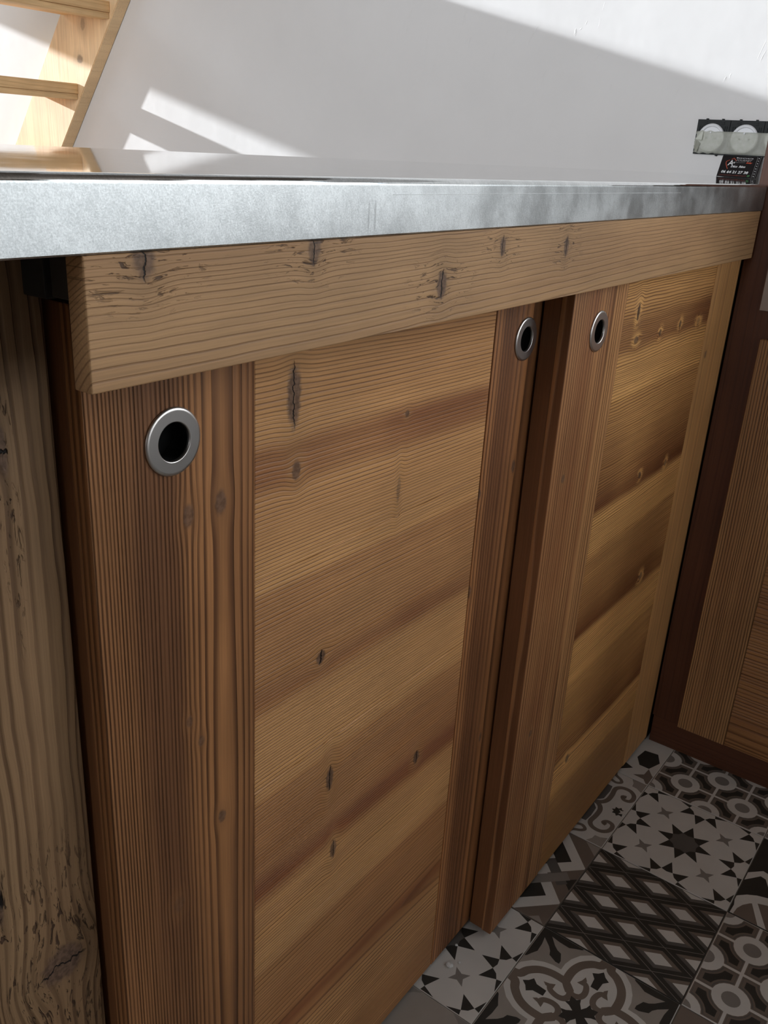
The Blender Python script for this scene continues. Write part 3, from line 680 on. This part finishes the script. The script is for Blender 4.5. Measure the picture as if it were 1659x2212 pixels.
vs = [bm.verts.new(c) for c in ((XW-0.0175, 0.297, 1.0745), (XW-0.0150, 0.288, 1.0895), (XW-0.0165, 0.2835, 1.0890), (XW-0.0180, 0.2840, 1.0730), (XW-0.0150, 0.292, 1.0725))]
for f in ((0, 1, 2), (0, 2, 3), (0, 3, 4)): bm.faces.new([vs[i] for i in f])
bmesh.ops.solidify(bm, geom=bm.faces[:], thickness=0.0003)
make('folded_corner', bm, plain('tape_fold', (0.95, 0.96, 0.88, 1), 0.5), tp)
bm = bmesh.new()
vs = [bm.verts.new(c) for c in ((XW-0.0150, 0.300, 1.0700), (XW-0.0190, 0.294, 1.0725), (XW-0.0160, 0.2865, 1.0660), (XW-0.0130, 0.293, 1.0480), (XW-0.0175, 0.2975, 1.0560))]
for f in ((0, 1, 4), (1, 2, 3), (1, 3, 4)): bm.faces.new([vs[i] for i in f])
bmesh.ops.solidify(bm, geom=bm.faces[:], thickness=0.0003)
make('crumpled_end', bm, plain('tape_crumple', (0.62, 0.62, 0.54, 1), 0.5), tp)

# ------------------------------------------------------------------ business card leaning on the wall
card = empty('business_card', (2.045, 0.2, 1.0015), 'small black printed card leaning on the wall beneath the sockets', 'card')
M_CK = plain('card_black', (0.012, 0.010, 0.011, 1), 0.35); M_CW = plain('card_white_print', (0.85, 0.85, 0.85, 1), 0.5); M_CR = plain('card_red_print', (0.62, 0.10, 0.05, 1), 0.5)
M_CG = plain('card_green_print', (0.10, 0.35, 0.12, 1), 0.5); M_CO = plain('card_grey_print', (0.32, 0.31, 0.31, 1), 0.5); M_CD = plain('card_dark_red_print', (0.25, 0.05, 0.03, 1), 0.5)
P0 = Vector((2.043, 0.2365, 1.0036)); EX = Vector((0, -1, 0)); EY = Vector((0.0235, 0, 0.0445)).normalized(); EN = EX.cross(EY).normalized()
if EN.x > 0: EN = -EN
CWd, CHt = 0.0815, 0.0500
def cm(u, v, h=0.0): return P0+EX*u+EY*v+EN*h
def cpoly(name, polys, mat, h=0.00025):
    bm = bmesh.new()
    for pl in polys: bm.faces.new([bm.verts.new(cm(u, v, h)) for u, v in pl])
    return make(name, bm, mat, card)
bm = bmesh.new(); c8 = [bm.verts.new(cm(u, v, h)) for u in (0, CWd) for v in (0, CHt) for h in (0, 0.0002)]
for f in ((0, 1, 3, 2), (4, 6, 7, 5), (0, 4, 5, 1), (2, 3, 7, 6), (0, 2, 6, 4), (1, 5, 7, 3)): bm.faces.new([c8[i] for i in f])
bmesh.ops.recalc_face_normals(bm, faces=bm.faces); make('card_stock', bm, M_CK, card)
def ctext(s_, u, v, size, mat, width=None, shear=0.0, h=0.0003, off=0.0, space=1.0):
    cu = bpy.data.curves.new('print', 'FONT'); cu.body = s_; cu.size = size; cu.shear = shear; cu.offset = off; cu.space_character = space; cu.resolution_u = 2
    o = bpy.data.objects.new('print', cu); C.objects.link(o)
    dg = bpy.context.evaluated_depsgraph_get(); dg.update(); me = bpy.data.meshes.new_from_object(o.evaluated_get(dg))
    bpy.data.objects.remove(o)
    xs = [q.co.x for q in me.vertices] or [0]; k = (width/(max(xs)-min(xs))) if width else 1.0; x0 = min(xs)
    for q in me.vertices: q.co = cm(u+(q.co.x-x0)*k, v+q.co.y, h)
    me.materials.clear(); me.materials.append(mat)
    ob = bpy.data.objects.new('print', me); C.objects.link(ob); ob.parent = card; return ob
ctext('06 64 21 27 38', 0.0070, 0.0085, 0.0078, M_CW, 0.0555, 0.15, off=0.00022)['label'] = 'white telephone number'
ctext('Menuiserie', 0.0300, 0.0415, 0.0038, M_CW, 0.0335, 0.0, off=0.0001, space=1.6)
ctext('FOURNET', 0.0300, 0.0355, 0.0060, M_CO, 0.0330, 0.35, off=0.0001)
ctext('Agencement', 0.0300, 0.0322, 0.0024, M_CO, 0.0190)
ctext('Solar', 0.0520, 0.0312, 0.0046, M_CR, 0.0125, 0.3, off=0.0002)
ctext('A', 0.0150, 0.0255, 0.0165, M_CW, 0.0110, 0.15, off=0.0002)
ctext('rt', 0.0250, 0.0300, 0.0065, M_CW, 0.0045, 0.3, off=0.0002)
ctext('D\u00e9co  R\u00e9no', 0.0230, 0.0215, 0.0064, M_CW, 0.0300, 0.35, off=0.0002)
ctext('menuiseriefournet@orange.fr', 0.0045, 0.0030, 0.0034, M_CD, 0.0560)
ctext('GF', 0.0620, 0.0025, 0.0050, M_CG, 0.0055, 0.2, off=0.0001)
lg = []
for q in ribbon(smoothpath([(.0175, .0175), (.0125, .0265), (.0110, .0335), (.0165, .0370)]), .0012): lg.append(q)
for q in ribbon([(.0205, .0385), (.0245, .0420), (.0310, .0355)], .0012): lg.append(q)
for q in ribbon([(.0125, .0350), (.0170, .0372)], .0012): lg.append(q)
cpoly('house_logo', lg, M_CR)['label'] = 'red house outline'
cpoly('strip_line', [[(.0715, 0), (.0721, 0), (.0721, .05), (.0715, .05)], [(.0782, 0), (.0786, 0), (.0786, .05), (.0782, .05)]], M_CO)
cpoly('strip_tick', [[(.0742, .003+.0057*k), (.0760, .003+.0057*k), (.0760, .0045+.0057*k), (.0742, .0045+.0057*k)] for k in range(8)], M_CW)

# ------------------------------------------------------------------ unseen block added behind the camera: shades the floor, bounces neutral light
opp = empty('opposite_light_block', (0, -1.5, 0), 'added unseen pale block behind the camera that shades the floor and lower doors', 'cabinet')
M_OP = plain('pale_bounce', (0.70, 0.71, 0.72, 1), 0.5)
box('cabinet_body', -1.33, 1.40, -2.05, -1.42, 0.0, 0.90, M_OP, opp)
box('block_slab', -1.34, 1.42, -2.07, -1.40, 0.9005, 0.94, M_OP, opp)
